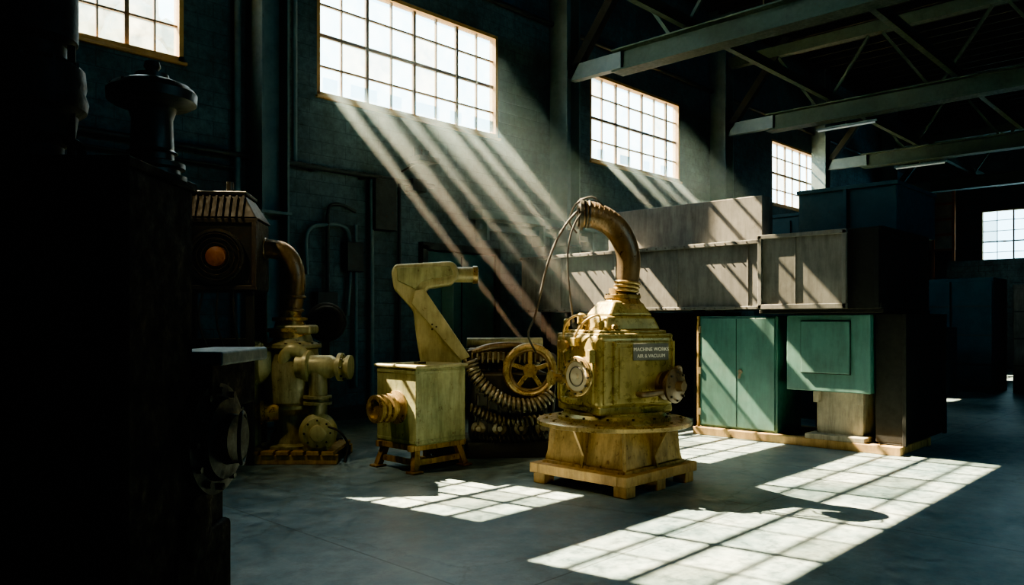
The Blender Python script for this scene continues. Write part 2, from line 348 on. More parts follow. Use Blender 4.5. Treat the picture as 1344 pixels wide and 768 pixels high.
box(e, 'leaf', (0, 0, 1.35), (1.6, 0.05, 2.7), M_door); boxes(e, 'frame', [((-0.86, -0.02, 1.4), (0.12, 0.12, 2.8)), ((0.86, -0.02, 1.4), (0.12, 0.12, 2.8)), ((0, -0.02, 2.78), (1.84, 0.12, 0.12))], M_pipe, 0.005)
box(e, 'seam', (0, -0.03, 1.35), (0.02, 0.02, 2.6), M_black); box(e, 'handle', (0.15, -0.06, 1.1), (0.04, 0.06, 0.2), M_steel)
box(None, 'baseboard_north', ((X0+X1)/2, D-0.02, 0.1), (X1-X0, 0.04, 0.2), M_pipe, bevel=0)

# ------------------------------------------------------------ main machine
mm = empty('industrial_vacuum_pump', (5.98, 4.41, 0))
boxes(mm, 'pallet_legs', [((sx*0.47, sy*0.46, 0.05), (0.14, 0.14, 0.1)) for sx in (-1, 1) for sy in (-1, 1)]+[((0, sy*0.46, 0.05), (0.14, 0.14, 0.1)) for sy in (-1, 1)], M_wood, 0.01)
boxes(mm, 'pallet_rails', [((0, sy*0.5, 0.145), (1.14, 0.10, 0.09)) for sy in (-1, 1)]+[((sx*0.52, 0, 0.145), (0.10, 0.9, 0.09)) for sx in (-1, 1)], M_wood, 0.008)
boxes(mm, 'pallet_deck', [((0, -0.38+0.19*k, 0.17), (0.94, 0.17, 0.03)) for k in range(5)], M_wood, 0.004)
frustum(mm, 'pedestal', (0, 0), (0.88, 0.88), (0.76, 0.76), 0.19, 0.55, M_ochre, 0.015)
frustum(mm, 'pedestal_foot', (0, 0), (0.96, 0.96), (0.94, 0.94), 0.187, 0.215, M_ochre, 0.004)
bm = bmesh.new()
for k in range(8):
    a = math.pi/4*k; c, s = math.cos(a), math.sin(a)
    def q(r, z, t): return (r*c-t*s, r*s+t*c, z)
    ro = 0.46 if k % 2 == 0 else 0.62
    ri = 0.36 if k % 2 == 0 else 0.50
    A = [q(ri, 0.2, -.012), q(ro+0.03, 0.2, -.012), q(ro+0.0, 0.3, -.012), q(0.6, 0.55, -.012), q(ri, 0.55, -.012)]
    B = [q(ri, 0.2, .012), q(ro+0.03, 0.2, .012), q(ro+0.0, 0.3, .012), q(0.6, 0.55, .012), q(ri, 0.55, .012)]
    A = [bm.verts.new(v) for v in A]; B = [bm.verts.new(v) for v in B]
    bm.faces.new(A); bm.faces.new(B)
    for i in range(5): bm.faces.new((A[i], A[(i+1) % 5], B[(i+1) % 5], B[i]))
finish('pedestal_gussets', bm, M_ochre, mm)
lathe(mm, 'turntable', (0, 0, 0.55), (0, 0, 1), [(0.70, 0), (0.72, 0.008), (0.72, 0.04), (0.705, 0.048), (0.6, 0.052)], M_brass, 64)
bolts(mm, 'turntable_bolts', (0, 0, 0.6), (0, 0, 1), 0.63, 16, 0.012, 0.015, M_brass)
ub = empty('pump_body', (0, 0, 0), math.radians(-21), mm)
lathe(ub, 'base_flange', (0, 0, 0.6), (0, 0, 1), [(0.53, 0), (0.53, 0.03), (0.49, 0.035), (0.47, 0.06), (0.47, 0.085)], M_olive, 56)
bolts(ub, 'flange_bolts', (0, 0, 0.63), (0, 0, 1), 0.505, 14, 0.013, 0.02, M_dark)
box(ub, 'casing_skirt', (0, 0, 0.715), (0.80, 0.76, 0.09), M_olive, bevel=0.03)
box(ub, 'casing', (0, 0, 1.06), (0.84, 0.80, 0.70), M_olive, bevel=0.085, seg=5)
boxes(ub, 'casing_flanges', [((0, 0, 1.375), (0.80, 0.76, 0.05)), ((0, 0, 1.41), (0.72, 0.68, 0.04))], M_olive, 0.018)
box(ub, 'front_cover', (0.03, -0.405, 1.05), (0.60, 0.04, 0.56), M_olive, bevel=0.018, seg=3)
box(ub, 'front_cover_boss', (0.03, -0.425, 1.05), (0.50, 0.02, 0.46), M_olive, bevel=0.01)
boxes(ub, 'vertical_ribs', [((-0.35, -0.39, 1.05), (0.03, 0.05, 0.56)), ((0.39, -0.38, 1.05), (0.03, 0.05, 0.56)), ((-0.41, -0.32, 1.05), (0.05, 0.03, 0.56)), ((-0.41, 0.30, 1.05), (0.05, 0.03, 0.56))], M_olive, 0.008)
bm = bmesh.new()
for x in (-0.24, -0.09, 0.06, 0.21, 0.30):
    for z in (0.80, 1.30): blathe(bm, (x, -0.425, z), (0, -1, 0), [(0, 0), (0.011, 0), (0.011, 0.012), (0, 0.012)], 6)
finish('cover_bolts', bm, M_olive, ub)
box(ub, 'nameplate', (0.11, -0.44, 1.235), (0.38, 0.012, 0.15), M_label, bevel=0.003)
for i, (tx, z, sz) in enumerate([('MACHINE WORKS', 1.243, 0.046), ('AIR & VACUUM', 1.185, 0.044)]):
    cu = bpy.data.curves.new('nameplate_text', 'FONT'); cu.body = tx; cu.size = sz; cu.extrude = 0.001; cu.align_x = 'CENTER'
    t = bpy.data.objects.new('nameplate_text_%d' % i, cu); COL.objects.link(t); t.parent = ub; t.location = (0.11, -0.4475, z); t.rotation_euler = (math.pi/2, 0, 0); cu.materials.append(M_letter)
ax = (-1, -0.25, 0); pc = (-0.40, -0.20, 1.02); AX = Vector(ax).normalized()
lathe(ub, 'suction_port', pc, ax, [(0.17, 0), (0.17, 0.03), (0.125, 0.04), (0.12, 0.10), (0.165, 0.105), (0.165, 0.15), (0.14, 0.155), (0.135, 0.14)], M_brass, 48)
lathe(ub, 'port_dial', Vector(pc)+AX*0.135, ax, [(0.132, 0), (0.132, 0.006), (0.03, 0.007), (0.03, 0.03)], M_dial, 48)
bolts(ub, 'suction_port_bolts', Vector(pc)+AX*0.15, ax, 0.152, 12, 0.011, 0.018, M_dark)
torus(ub, 'port_ring', Vector(pc)+AX*0.13, ax, 0.168, 0.012, M_brass)
torus(ub, 'dial_ring', Vector(pc)+AX*0.145, ax, 0.085, 0.006, M_dark)
lathe(ub, 'discharge_valve', (0.26, -0.42, 0.93), (0.35, -1, 0), [(0.13, 0), (0.13, 0.03), (0.08, 0.04), (0.075, 0.10), (0.15, 0.105), (0.155, 0.135), (0.11, 0.145), (0.05, 0.16), (0.045, 0.22)], M_brown, 40)
bolts(ub, 'valve_bolts', (0.308, -0.557, 0.93), (0.35, -1, 0), 0.13, 8, 0.012, 0.018, M_dark)
sweep(ub, 'bypass_pipe', [(-0.02, -0.43, 0.86), (-0.02, -0.5, 0.86), (0.08, -0.53, 0.87), (0.2, -0.54, 0.89), (0.30, -0.52, 0.91)], 0.028, M_brown)
lathe(ub, 'side_flange', (0.41, -0.1, 0.95), (1, 0, 0), [(0.16, 0), (0.16, 0.03), (0.10, 0.04), (0.09, 0.08), (0.13, 0.085), (0.13, 0.11)], M_brown)
sweep(ub, 'valve_linkage', [(0.30, -0.48, 1.06), (0.36, -0.52, 1.10), (0.42, -0.46, 1.04), (0.44, -0.4, 0.95)], 0.016, M_brown)
frustum(ub, 'hood', (0.04, 0.0), (0.62, 0.56), (0.52, 0.46), 1.42, 1.56, M_olive, 0.03)
frustum(ub, 'hood_upper', (0.06, 0.0), (0.50, 0.44), (0.30, 0.30), 1.555, 1.70, M_olive, 0.03)
lathe(ub, 'neck', (0.10, 0, 1.62), (0, 0, 1), [(0.20, 0), (0.20, 0.05), (0.17, 0.07), (0.155, 0.10), (0.17, 0.105), (0.17, 0.135), (0.13, 0.14), (0.13, 0.2)], M_brass, 40)
bolts(ub, 'neck_bolts', (0.10, 0, 1.755), (0, 0, 1), 0.152, 10, 0.011, 0.016, M_dark)
for i, (x, y, h, r) in enumerate([(-0.30, -0.26, 0.10, 0.035), (-0.34, -0.08, 0.14, 0.03), (-0.28, 0.12, 0.17, 0.04), (-0.18, -0.30, 0.07, 0.028), (-0.36, 0.26, 0.12, 0.03)]):
    lathe(ub, 'oiler_%d' % i, (x, y, 1.40), (0, 0, 1), [(r*1.3, 0), (r*1.3, 0.02), (r*.6, 0.03), (r*.6, h*.5), (r, h*.5+0.005), (r, h), (r*.5, h+0.015)], M_brass if i % 2 else M_olive, 20)
sweep(ub, 'oil_line', [(-0.30, -0.26, 1.5), (-0.36, -0.3, 1.56), (-0.44, -0.2, 1.5), (-0.46, -0.05, 1.35), (-0.42, 0.05, 1.25)], 0.01, M_brass)
sweep(ub, 'oil_line_2', [(-0.34, -0.08, 1.52), (-0.42, -0.02, 1.56), (-0.50, 0.05, 1.46), (-0.47, 0.12, 1.2), (-0.42, 0.12, 1.0)], 0.01, M_brass)
lathe(ub, 'small_gauge', (-0.43, 0.1, 1.28), (-1, -0.3, 0), [(0.03, 0), (0.03, 0.05), (0.06, 0.055), (0.06, 0.09), (0.05, 0.095)], M_brass)
lathe(ub, 'side_valve', (-0.42, 0.2, 0.98), (-1, 0, 0), [(0.07, 0), (0.07, 0.03), (0.04, 0.035), (0.04, 0.12), (0.07, 0.125), (0.07, 0.15)], M_brass)
boxes(ub, 'left_brackets', [((-0.44, -0.05, 1.32), (0.08, 0.10, 0.08)), ((-0.43, 0.02, 0.78), (0.08, 0.3, 0.06)), ((-0.45, -0.34, 1.2), (0.06, 0.05, 0.12))], M_olive, 0.01)
pe = empty('exhaust_pipe', (0, 0, 0), VA, mm)
path = [(0.115, 0, 1.80), (0.135, 0, 1.95), (0.14, 0, 2.10), (0.105, 0, 2.24), (0.03, 0, 2.37), (-0.08, 0, 2.46), (-0.20, 0, 2.51), (-0.31, 0, 2.515)]
sweep(pe, 'elbow', path, lambda t: 0.105+0.018*t, M_brown, 28)
for i, k in enumerate([0, 1, 2]):
    torus(pe, 'collar_%d' % i, (0.115+0.007*i, 0, 1.80+0.035*i), (0.1, 0, 1), 0.108, 0.016, M_brass)
C = cat(path, 10)
for i in range(9):
    a = C[len(C)-2-i*3]; b2 = C[len(C)-1-i*3]
    torus(pe, 'rib_%d' % i, a, (b2-a), 0.12-0.001*i, 0.013 if i < 3 else 0.006, M_dark if i < 3 else M_brown, 36, 8)
lathe(pe, 'end_flange', (-0.29, 0, 2.515), (-1, 0, 0.02), [(0.15, 0), (0.15, 0.03), (0.12, 0.035), (0.115, 0.05), (0.09, 0.05), (0.085, 0.0)], M_dark)
for i, pts in enumerate([
    [(-0.22, -0.05, 2.62), (-0.38, -0.05, 2.50), (-0.52, -0.05, 2.30), (-0.62, 0.0, 2.05), (-0.68, 0.05, 1.80), (-0.74, 0.1, 1.55), (-0.80, 0.2, 1.38), (-0.72, 0.35, 1.2)],
    [(-0.15, -0.05, 2.60), (-0.30, -0.12, 2.52), (-0.40, -0.12, 2.35), (-0.44, -0.1, 2.1), (-0.42, -0.05, 1.8), (-0.38, 0, 1.5)],
    [(-0.10, -0.08, 2.58), (-0.22, -0.1, 2.66), (-0.36, -0.05, 2.6), (-0.41, 0.05, 2.45), (-0.34, 0.1, 2.35)]]):
    sweep(pe, 'cable_%d' % i, pts, 0.009 if i else 0.011, M_rubber, 8)

# ------------------------------------------------------------ feeder box machine
bx = empty('sheet_feeder_machine', (5.26, 6.36, 0))
box(bx, 'tank', (0, 0, 0.66), (0.66, 0.66, 0.78), M_boxgrn, bevel=0.02)
boxes(bx, 'tank_seams', [((0, -0.333, 1.0), (0.62, 0.012, 0.03)), ((0, -0.333, 0.31), (0.62, 0.012, 0.03)), ((-0.333, 0, 1.0), (0.012, 0.62, 0.03)), ((-0.333, 0, 0.31), (0.012, 0.62, 0.03))], M_boxgrn, 0.003)
box(bx, 'lid', (0, 0, 1.055), (0.70, 0.70, 0.03), M_cream, bevel=0.01)
boxes(bx, 'fill_caps', [((-0.1, -0.1, 1.08), (0.1, 0.08, 0.03))], M_dark, 0.005)
lathe(bx, 'outlet', (-0.32, -0.02, 0.64), (-1, 0, 0.0), [(0.17, 0), (0.17, 0.03), (0.10, 0.05), (0.10, 0.10), (0.145, 0.11), (0.145, 0.15), (0.11, 0.155), (0.11, 0.18), (0.14, 0.185), (0.14, 0.22), (0.115, 0.225), (0.115, 0.25), (0.14, 0.255), (0.14, 0.29), (0.10, 0.30), (0.095, 0.26)], M_brass, 40)
boxes(bx, 'stand_top', [((0, -0.26, 0.245), (0.74, 0.06, 0.06)), ((0, 0.26, 0.245), (0.74, 0.06, 0.06)), ((-0.3, 0, 0.245), (0.06, 0.6, 0.06)), ((0.3, 0, 0.245), (0.06, 0.6, 0.06))], M_ochre, 0.006)
for k, (sx, sy) in enumerate(((-1, -1), (1, -1), (1, 1), (-1, 1))):
    cyl(bx, 'stand_leg_%d' % k, (sx*0.27, sy*0.24, 0.24), (sx*0.33, sy*0.30, 0.02), 0.045, M_ochre, seg=4)
    box(bx, 'foot_%d' % k, (sx*0.33, sy*0.30, 0.012), (0.13, 0.13, 0.024), M_ochre)
boxes(bx, 'stand_braces', [((0, -0.28, 0.10), (0.6, 0.03, 0.06)), ((0.3, 0, 0.10), (0.03, 0.56, 0.06)), ((-0.3, 0, 0.10), (0.03, 0.56, 0.06))], M_ochre, 0.004)
arm = empty('bent_arm', (0.44, 0.32, 0), math.radians(-40), bx)
poly = [(-0.42, 2.13), (0.20, 2.17), (0.26, 2.12), (0.28, 2.0), (0.20, 1.91), (-0.06, 1.87), (-0.11, 1.78), (0.06, 1.50), (0.33, 1.13), (0.30, 1.03), (-0.14, 1.03), (-0.19, 1.35), (-0.22, 1.62), (-0.43, 1.86), (-0.46, 2.05)]
prism(arm, 'casting', poly, -0.17, 0.17, M_cream, 0.03, 3)
prism(arm, 'diagonal_rib', [(-0.20, 1.84), (-0.10, 1.86), (0.40, 1.12), (0.30, 1.08), (-0.24, 1.70)], -0.22, -0.15, M_cream, 0.01)
prism(arm, 'web_edge', [(-0.40, 2.09), (0.18, 2.12), (0.22, 2.02), (-0.12, 1.95), (-0.20, 1.86), (-0.39, 1.95)], -0.19, -0.16, M_boxgrn, 0.01)
cyl(arm, 'roller_shaft', (0.15, 0, 2.03), (0.48, 0, 2.03), 0.085, M_cream, bevel=0.01)
lathe(arm, 'roller_cap', (0.44, 0, 2.03), (1, 0, 0), [(0.10, 0), (0.10, 0.05), (0.06, 0.06)], M_brass)
box(arm, 'rear_post', (0.16, 0.20, 1.05), (0.14, 0.14, 2.0), M_door, bevel=0.01)
box(arm, 'pedestal', (0.16, 0.12, 0.5), (0.36, 0.34, 1.0), M_dark, bevel=0.01)
bolts(arm, 'rib_bolts', (0, -0.22, 1.45), (0, -1, 0), 0.03, 3, 0.012, 0.015, M_dark)

# ------------------------------------------------------------ engine with flywheel
en = empty('belt_drive_engine', G(-0.06, 9.05), VA+0.12)
box(en, 'bed', (0, 0, 0.09), (0.98, 0.8, 0.18), M_dark, bevel=0.01)
box(en, 'crankcase', (0.0, 0, 0.55), (0.86, 0.6, 0.78), M_dark, bevel=0.04)
boxes(en, 'side_ribs', [((-0.36+0.12*k, -0.31, 0.45), (0.03, 0.05, 0.5)) for k in range(7)], M_dark, 0.005)
for k in range(4):
    lathe(en, 'cylinder_%d' % k, (-0.3+0.2*k, 0.05, 0.92), (0, 0, 1), [(0.09, 0)]+[(0.095 if j % 2 else 0.075, 0.02*j) for j in range(1, 12)]+[(0.07, 0.26), (0.05, 0.29)], M_steel, 24)
box(en, 'rocker_cover', (-0.02, 0.05, 1.13), (0.9, 0.4, 0.16), M_brown, bevel=0.04)
sweep(en, 'head_pipe', [(-0.45, -0.15, 1.14), (-0.2, -0.2, 1.22), (0.1, -0.2, 1.23), (0.35, -0.12, 1.18)], 0.045, M_brown, 16)
cyl(en, 'head_tube', (-0.46, 0.05, 1.26), (0.42, 0.05, 1.26), 0.06, M_greyolive)
bm = bmesh.new()
for k in range(14): bbox(bm, (-0.42+0.06*k, -0.18, 1.10), (0.02, 0.06, 0.12))
finish('cooling_fins', bm, M_steel, en, 0.003)
wc = Vector((0.20, -0.46, 0.97))
torus(en, 'flywheel_rim', wc, (0, 1, 0), 0.265, 0.038, M_brass)
torus(en, 'flywheel_inner_rim', wc, (0, 1, 0), 0.22, 0.02, M_brown)
lathe(en, 'flywheel_hub', wc+Vector((0, 0.16, 0)), (0, -1, 0), [(0.06, 0), (0.06, 0.13), (0.075, 0.135), (0.075, 0.2), (0.03, 0.205), (0.03, 0.24)], M_brass)
bm = bmesh.new()
for k in range(5):
    a = 2*math.pi*k/5+0.3
    bbox(bm, wc+Vector((math.cos(a)*0.14, 0, math.sin(a)*0.14)), (0.18, 0.03, 0.05), (0, -a, 0))
finish('flywheel_spokes', bm, M_brass, en, 0.008)
def coil(par, name, pts, R, r, turns, mat):
    P0 = cat(pts, 40); n = len(P0); out = []
    N = (P0[1]-P0[0]).orthogonal().normalized()
    for i in range(n-1):
        t = (P0[min(i+1, n-1)]-P0[max(i-1, 0)]).normalized(); N = (N-t*N.dot(t)).normalized(); B = t.cross(N)
        for s in range(3):
            f = (i+s/3)/(n-1); a = 2*math.pi*turns*f
            out.append(P0[i].lerp(P0[i+1], s/3)+R*(math.cos(a)*N+math.sin(a)*B))
    return sweep(par, name, out, r, mat, 8, False)
hp = [(-0.46, -0.50, 1.10), (-0.40, -0.52, 0.92), (-0.24, -0.54, 0.74), (-0.02, -0.56, 0.62), (0.24, -0.56, 0.60), (0.44, -0.52, 0.70)]
coil(en, 'coiled_hose', hp, 0.062, 0.018, 24, M_steel)
sweep(en, 'hose_core', hp, 0.055, M_dark)
coil(en, 'chain_lower', [(-0.46, -0.38, 0.56), (-0.2, -0.40, 0.44), (0.1, -0.40, 0.40), (0.42, -0.38, 0.44)], 0.045, 0.015, 18, M_steel)
coil(en, 'chain_bottom', [(-0.46, -0.42, 0.27), (-0.2, -0.44, 0.22), (0.1, -0.44, 0.22), (0.45, -0.42, 0.26)], 0.035, 0.012, 18, M_dark)
for k in range(4):
    lathe(en, 'sprocket_%d' % k, (-0.36+0.24*k, -0.30, 0.32), (0, -1, 0), [(0.08, 0), (0.08, 0.03), (0.04, 0.035), (0.03, 0.07)], M_steel, 20)
sweep(en, 'cable', [(0.44, -0.2, 1.15), (0.52, -0.25, 1.1), (0.5, -0.35, 0.9), (0.48, -0.3, 0.5), (0.46, -0.3, 0.2)], 0.02, M_rubber)

# ------------------------------------------------------------ left pump
lp = empty('centrifugal_pump', G(-2.42, 8.65), VA)
boxes(lp, 'skid_runners', [((0, -0.36, 0.05), (1.15, 0.10, 0.10)), ((0, 0.36, 0.05), (1.15, 0.10, 0.10))], M_wood, 0.008)
boxes(lp, 'skid_deck', [((-0.48+0.16*k, 0, 0.12), (0.13, 0.86, 0.04)) for k in range(7)], M_wood, 0.004)
lathe(lp, 'base_foot', (0.0, 0, 0.14), (0, 0, 1), [(0.34, 0), (0.34, 0.03), (0.24, 0.05), (0.20, 0.2), (0.19, 0.35), (0.25, 0.42), (0.25, 0.46)], M_greyolive)
lathe(lp, 'volute', (0.0, 0, 0.55), (0, 0, 1), [(0.2, 0), (0.29, 0.08), (0.31, 0.25), (0.31, 0.5), (0.27, 0.62), (0.27, 0.66), (0.31, 0.67), (0.31, 0.71), (0.22, 0.74), (0.19, 0.82)], M_greyolive, 48)
bolts(lp, 'volute_bolts', (0, 0, 1.26), (0, 0, 1), 0.285, 12, 0.014, 0.02, M_dark)
lathe(lp, 'throat', (-0.03, 0, 1.33), (0, 0, 1), [(0.22, 0), (0.22, 0.06), (0.24, 0.065), (0.24, 0.10), (0.17, 0.11), (0.15, 0.18), (0.19, 0.19), (0.19, 0.22), (0.12, 0.23), (0.12, 0.3)], M_brass)
box(lp, 'throat_box', (0.05, -0.02, 1.42), (0.40, 0.36, 0.10), M_greyolive, bevel=0.03)
sweep(lp, 'riser_elbow', [(-0.02, 0, 1.55), (0.02, 0, 1.8), (0.03, 0, 2.0), (-0.02, 0, 2.18), (-0.14, 0, 2.29), (-0.32, 0, 2.31), (-0.48, 0, 2.30)], 0.105, M_brown, 28)
for i, (c, a) in enumerate([((0.0, 0, 1.64), (0.1, 0, 1)), ((0.02, 0, 1.78), (0.05, 0, 1)), ((-0.3, 0, 2.31), (1, 0, 0)), ((-0.44, 0, 2.30), (1, 0, 0))]):
    torus(lp, 'riser_ring_%d' % i, c, a, 0.108, 0.018, M_brown)
lathe(lp, 'drive_motor', (-0.18, -0.1, 1.05), (-1, -0.12, 0), [(0.18, 0), (0.2, 0.1), (0.22, 0.12), (0.22, 0.42), (0.19, 0.46), (0.12, 0.5), (0.06, 0.52)], M_cream)
bm = bmesh.new()
for k in range(20):
    a = 2*math.pi*k/20
    bbox(bm, (-0.46, -0.135+0.225*math.cos(a), 1.05+0.225*math.sin(a)), (0.28, 0.012, 0.03), (a-math.pi/2, 0, 0))
finish('motor_fins', bm, M_cream, lp)
box(lp, 'motor_plate', (-0.46, -0.36, 1.13), (0.16, 0.02, 0.09), M_label)
box(lp, 'motor_stand', (-0.46, -0.1, 0.5), (0.22, 0.26, 0.72), M_greyolive, bevel=0.02)
lathe(lp, 'side_outlet', (0.12, -0.22, 1.03), (1, -0.1, -0.02), [(0.14, 0), (0.14, 0.08), (0.17, 0.09), (0.17, 0.13), (0.12, 0.14), (0.125, 0.36), (0.10, 0.40), (0.10, 0.44), (0.15, 0.45), (0.15, 0.49), (0.10, 0.5), (0.10, 0.54), (0.13, 0.545), (0.13, 0.58), (0.07, 0.585)], M_cream, 40)
bolts(lp, 'outlet_bolts', (0.61, -0.27, 1.02), (1, -0.1, 0), 0.128, 8, 0.012, 0.02, M_dark)
sweep(lp, 'side_riser', [(0.20, -0.24, 1.08), (0.14, -0.26, 1.18), (0.04, -0.26, 1.2), (-0.02, -0.24, 1.1), (-0.04, -0.22, 0.96)], 0.075, M_cream)
sweep(lp, 'lower_pipe', [(0.33, -0.25, 0.98), (0.34, -0.25, 0.8), (0.34, -0.25, 0.6), (0.33, -0.25, 0.42), (0.32, -0.25, 0.3)], 0.10, M_greyolive, 20)
lathe(lp, 'lower_pipe_flange', (0.335, -0.25, 0.62), (0, 0, 1), [(0.15, 0), (0.15, 0.03), (0.12, 0.035), (0.12, 0.06), (0.15, 0.065), (0.15, 0.095)], M_greyolive)
lathe(lp, 'valve_body', (0.33, -0.18, 0.33), (0.2, -1, 0), [(0.14, 0), (0.20, 0.05), (0.20, 0.16), (0.16, 0.18), (0.16, 0.21), (0.09, 0.22), (0.08, 0.26), (0.03, 0.27)], M_cream, 40)
bolts(lp, 'valve_body_bolts', (0.365, -0.39, 0.33), (0.2, -1, 0), 0.135, 8, 0.012, 0.02, M_dark)
box(lp, 'valve_foot', (0.33, -0.25, 0.16), (0.26, 0.22, 0.06), M_greyolive)
lathe(lp, 'lower_suction', (-0.1, -0.2, 0.53), (-1, -0.3, 0), [(0.10, 0), (0.10, 0.15), (0.13, 0.155), (0.13, 0.19), (0.085, 0.2), (0.085, 0.26), (0.12, 0.265), (0.12, 0.3)], M_brass)
sweep(lp, 'drain_line', [(0.45, -0.35, 0.4), (0.6, -0.4, 0.35), (0.68, -0.35, 0.2), (0.66, -0.4, 0.02)], 0.012, M_rubber)

# ------------------------------------------------------------ fan unit
fu = empty('extractor_fan_unit', G(-3.16, 8.5), VA+0.1)
box(fu, 'housing', (0, 0, 2.21), (0.88, 0.7, 0.76), M_dark, bevel=0.03)
boxes(fu, 'housing_rims', [((0, -0.34, 2.56), (0.92, 0.06, 0.05)), ((0, -0.34, 1.86), (0.92, 0.06, 0.05)), ((-0.43, -0.34, 2.21), (0.05, 0.06, 0.72)), ((0.43, -0.34, 2.21), (0.05, 0.06, 0.72))], M_red, 0.008)
lathe(fu, 'fan_shroud', (0.05, -0.35, 2.18), (0, -1, 0), [(0.29, 0), (0.29, 0.05), (0.26, 0.055), (0.25, 0.02), (0.12, 0.02)], M_dark)
for i, R in enumerate((0.24, 0.19, 0.14)): torus(fu, 'guard_ring_%d' % i, (0.05, -0.41, 2.18), (0, 1, 0), R, 0.006, M_red, 40, 6)
lathe(fu, 'hub', (0.05, -0.37, 2.18), (0, -1, 0), [(0.11, 0), (0.10, 0.04), (0.05, 0.06)], M_orange)
frustum(fu, 'hood', (0, 0), (0.92, 0.74), (0.62, 0.5), 2.59, 2.84, M_red, 0.015)
bm = bmesh.new()
for k in range(10):
    x = -0.36+0.08*k; bbox(bm, (x*0.85, -0.33, 2.71), (0.02, 0.03, 0.26), (-0.42, 0, 0))
finish('hood_louvers', bm, M_red, fu)
box(fu, 'hood_cap', (0, 0, 2.86), (0.66, 0.54, 0.04), M_dark)
cyl(fu, 'stub', (0.1, 0, 2.87), (0.1, 0, 3.02), 0.04, M_dark)
boxes(fu, 'stand', [((sx*0.38, sy*0.3, 0.92), (0.08, 0.08, 1.84)) for sx in (-1, 1) for sy in (-1, 1)]+[((0, -0.3, 0.5), (0.76, 0.05, 0.06)), ((0, -0.3, 1.3), (0.76, 0.05, 0.06)), ((0, 0.3, 0.9), (0.76, 0.05, 0.06))], M_dark, 0.005)
box(fu, 'lower_cabinet', (0, 0.02, 0.75), (0.7, 0.5, 1.1), M_dark)
box(fu, 'cabinet_plinth', (0, 0.02, 0.1), (0.7, 0.5, 0.2), M_dark)
for k in range(3): sweep(fu, 'cable_%d' % k, [(-0.1+0.15*k, -0.3, 1.84), (-0.12+0.18*k, -0.38, 1.5), (0.0+0.15*k, -0.36, 1.15)], 0.012, M_rubber, 8)
dr = empty('hose_reel', G(-2.35, 9.9), VA+0.3)
torus(dr, 'coil_outer', (0, 0, 1.5), (0, 1, 0), 0.2, 0.05, M_rubber); torus(dr, 'coil_inner', (0, -0.08, 1.5), (0, 1, 0), 0.17, 0.04, M_rubber)
lathe(dr, 'drum', (0, 0.08, 1.5), (0, -1, 0), [(0.16, 0), (0.16, 0.15), (0.05, 0.16), (0.05, 0.2)], M_dark)
box(dr, 'post', (0, 0.12, 0.8), (0.1, 0.1, 1.6), M_dark); box(dr, 'foot', (0, 0.1, 0.02), (0.4, 0.4, 0.04), M_dark)

# ------------------------------------------------------------ foreground machine (dark)
fm = empty('foreground_press_machine', (0, 0, 0), VA)
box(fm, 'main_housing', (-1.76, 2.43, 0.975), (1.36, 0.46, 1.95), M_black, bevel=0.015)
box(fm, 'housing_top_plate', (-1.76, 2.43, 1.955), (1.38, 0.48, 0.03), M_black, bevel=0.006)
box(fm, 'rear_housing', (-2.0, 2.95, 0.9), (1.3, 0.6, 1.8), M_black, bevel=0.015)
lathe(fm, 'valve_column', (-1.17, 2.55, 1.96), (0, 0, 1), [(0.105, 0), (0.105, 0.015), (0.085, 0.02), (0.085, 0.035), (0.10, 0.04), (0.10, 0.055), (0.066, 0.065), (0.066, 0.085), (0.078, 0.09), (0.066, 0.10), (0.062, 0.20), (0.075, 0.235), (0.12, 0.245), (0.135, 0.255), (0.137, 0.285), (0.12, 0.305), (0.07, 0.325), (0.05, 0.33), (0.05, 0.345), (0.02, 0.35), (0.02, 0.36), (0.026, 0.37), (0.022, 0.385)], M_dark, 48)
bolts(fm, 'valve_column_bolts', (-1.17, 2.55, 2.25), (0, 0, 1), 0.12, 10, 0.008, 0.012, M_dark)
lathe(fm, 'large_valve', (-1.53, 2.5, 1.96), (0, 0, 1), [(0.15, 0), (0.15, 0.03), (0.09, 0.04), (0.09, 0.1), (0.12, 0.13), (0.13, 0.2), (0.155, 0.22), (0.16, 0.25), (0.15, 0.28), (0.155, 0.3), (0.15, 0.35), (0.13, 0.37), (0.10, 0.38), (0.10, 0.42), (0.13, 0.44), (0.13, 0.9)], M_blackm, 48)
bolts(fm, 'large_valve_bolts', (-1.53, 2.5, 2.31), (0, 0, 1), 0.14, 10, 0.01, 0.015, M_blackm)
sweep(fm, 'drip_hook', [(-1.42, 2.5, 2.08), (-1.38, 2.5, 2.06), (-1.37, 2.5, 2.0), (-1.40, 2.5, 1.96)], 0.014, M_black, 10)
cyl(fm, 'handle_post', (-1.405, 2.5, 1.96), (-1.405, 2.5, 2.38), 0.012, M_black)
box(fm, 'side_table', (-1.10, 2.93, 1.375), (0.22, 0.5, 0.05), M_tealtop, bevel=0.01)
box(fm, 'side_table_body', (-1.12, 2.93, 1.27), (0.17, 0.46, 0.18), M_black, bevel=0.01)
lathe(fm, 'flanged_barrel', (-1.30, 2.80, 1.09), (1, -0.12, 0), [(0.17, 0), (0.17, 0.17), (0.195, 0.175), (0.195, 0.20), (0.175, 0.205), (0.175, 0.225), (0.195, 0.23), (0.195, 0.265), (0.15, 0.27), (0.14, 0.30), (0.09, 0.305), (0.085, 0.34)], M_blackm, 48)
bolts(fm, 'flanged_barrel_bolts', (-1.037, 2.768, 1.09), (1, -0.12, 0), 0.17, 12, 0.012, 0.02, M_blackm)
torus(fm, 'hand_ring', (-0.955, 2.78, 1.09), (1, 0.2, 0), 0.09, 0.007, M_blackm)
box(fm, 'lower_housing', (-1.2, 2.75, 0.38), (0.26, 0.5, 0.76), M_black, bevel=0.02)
box(fm, 'barrel_support', (-1.2, 2.8, 0.85), (0.2, 0.4, 0.3), M_black, bevel=0.02)
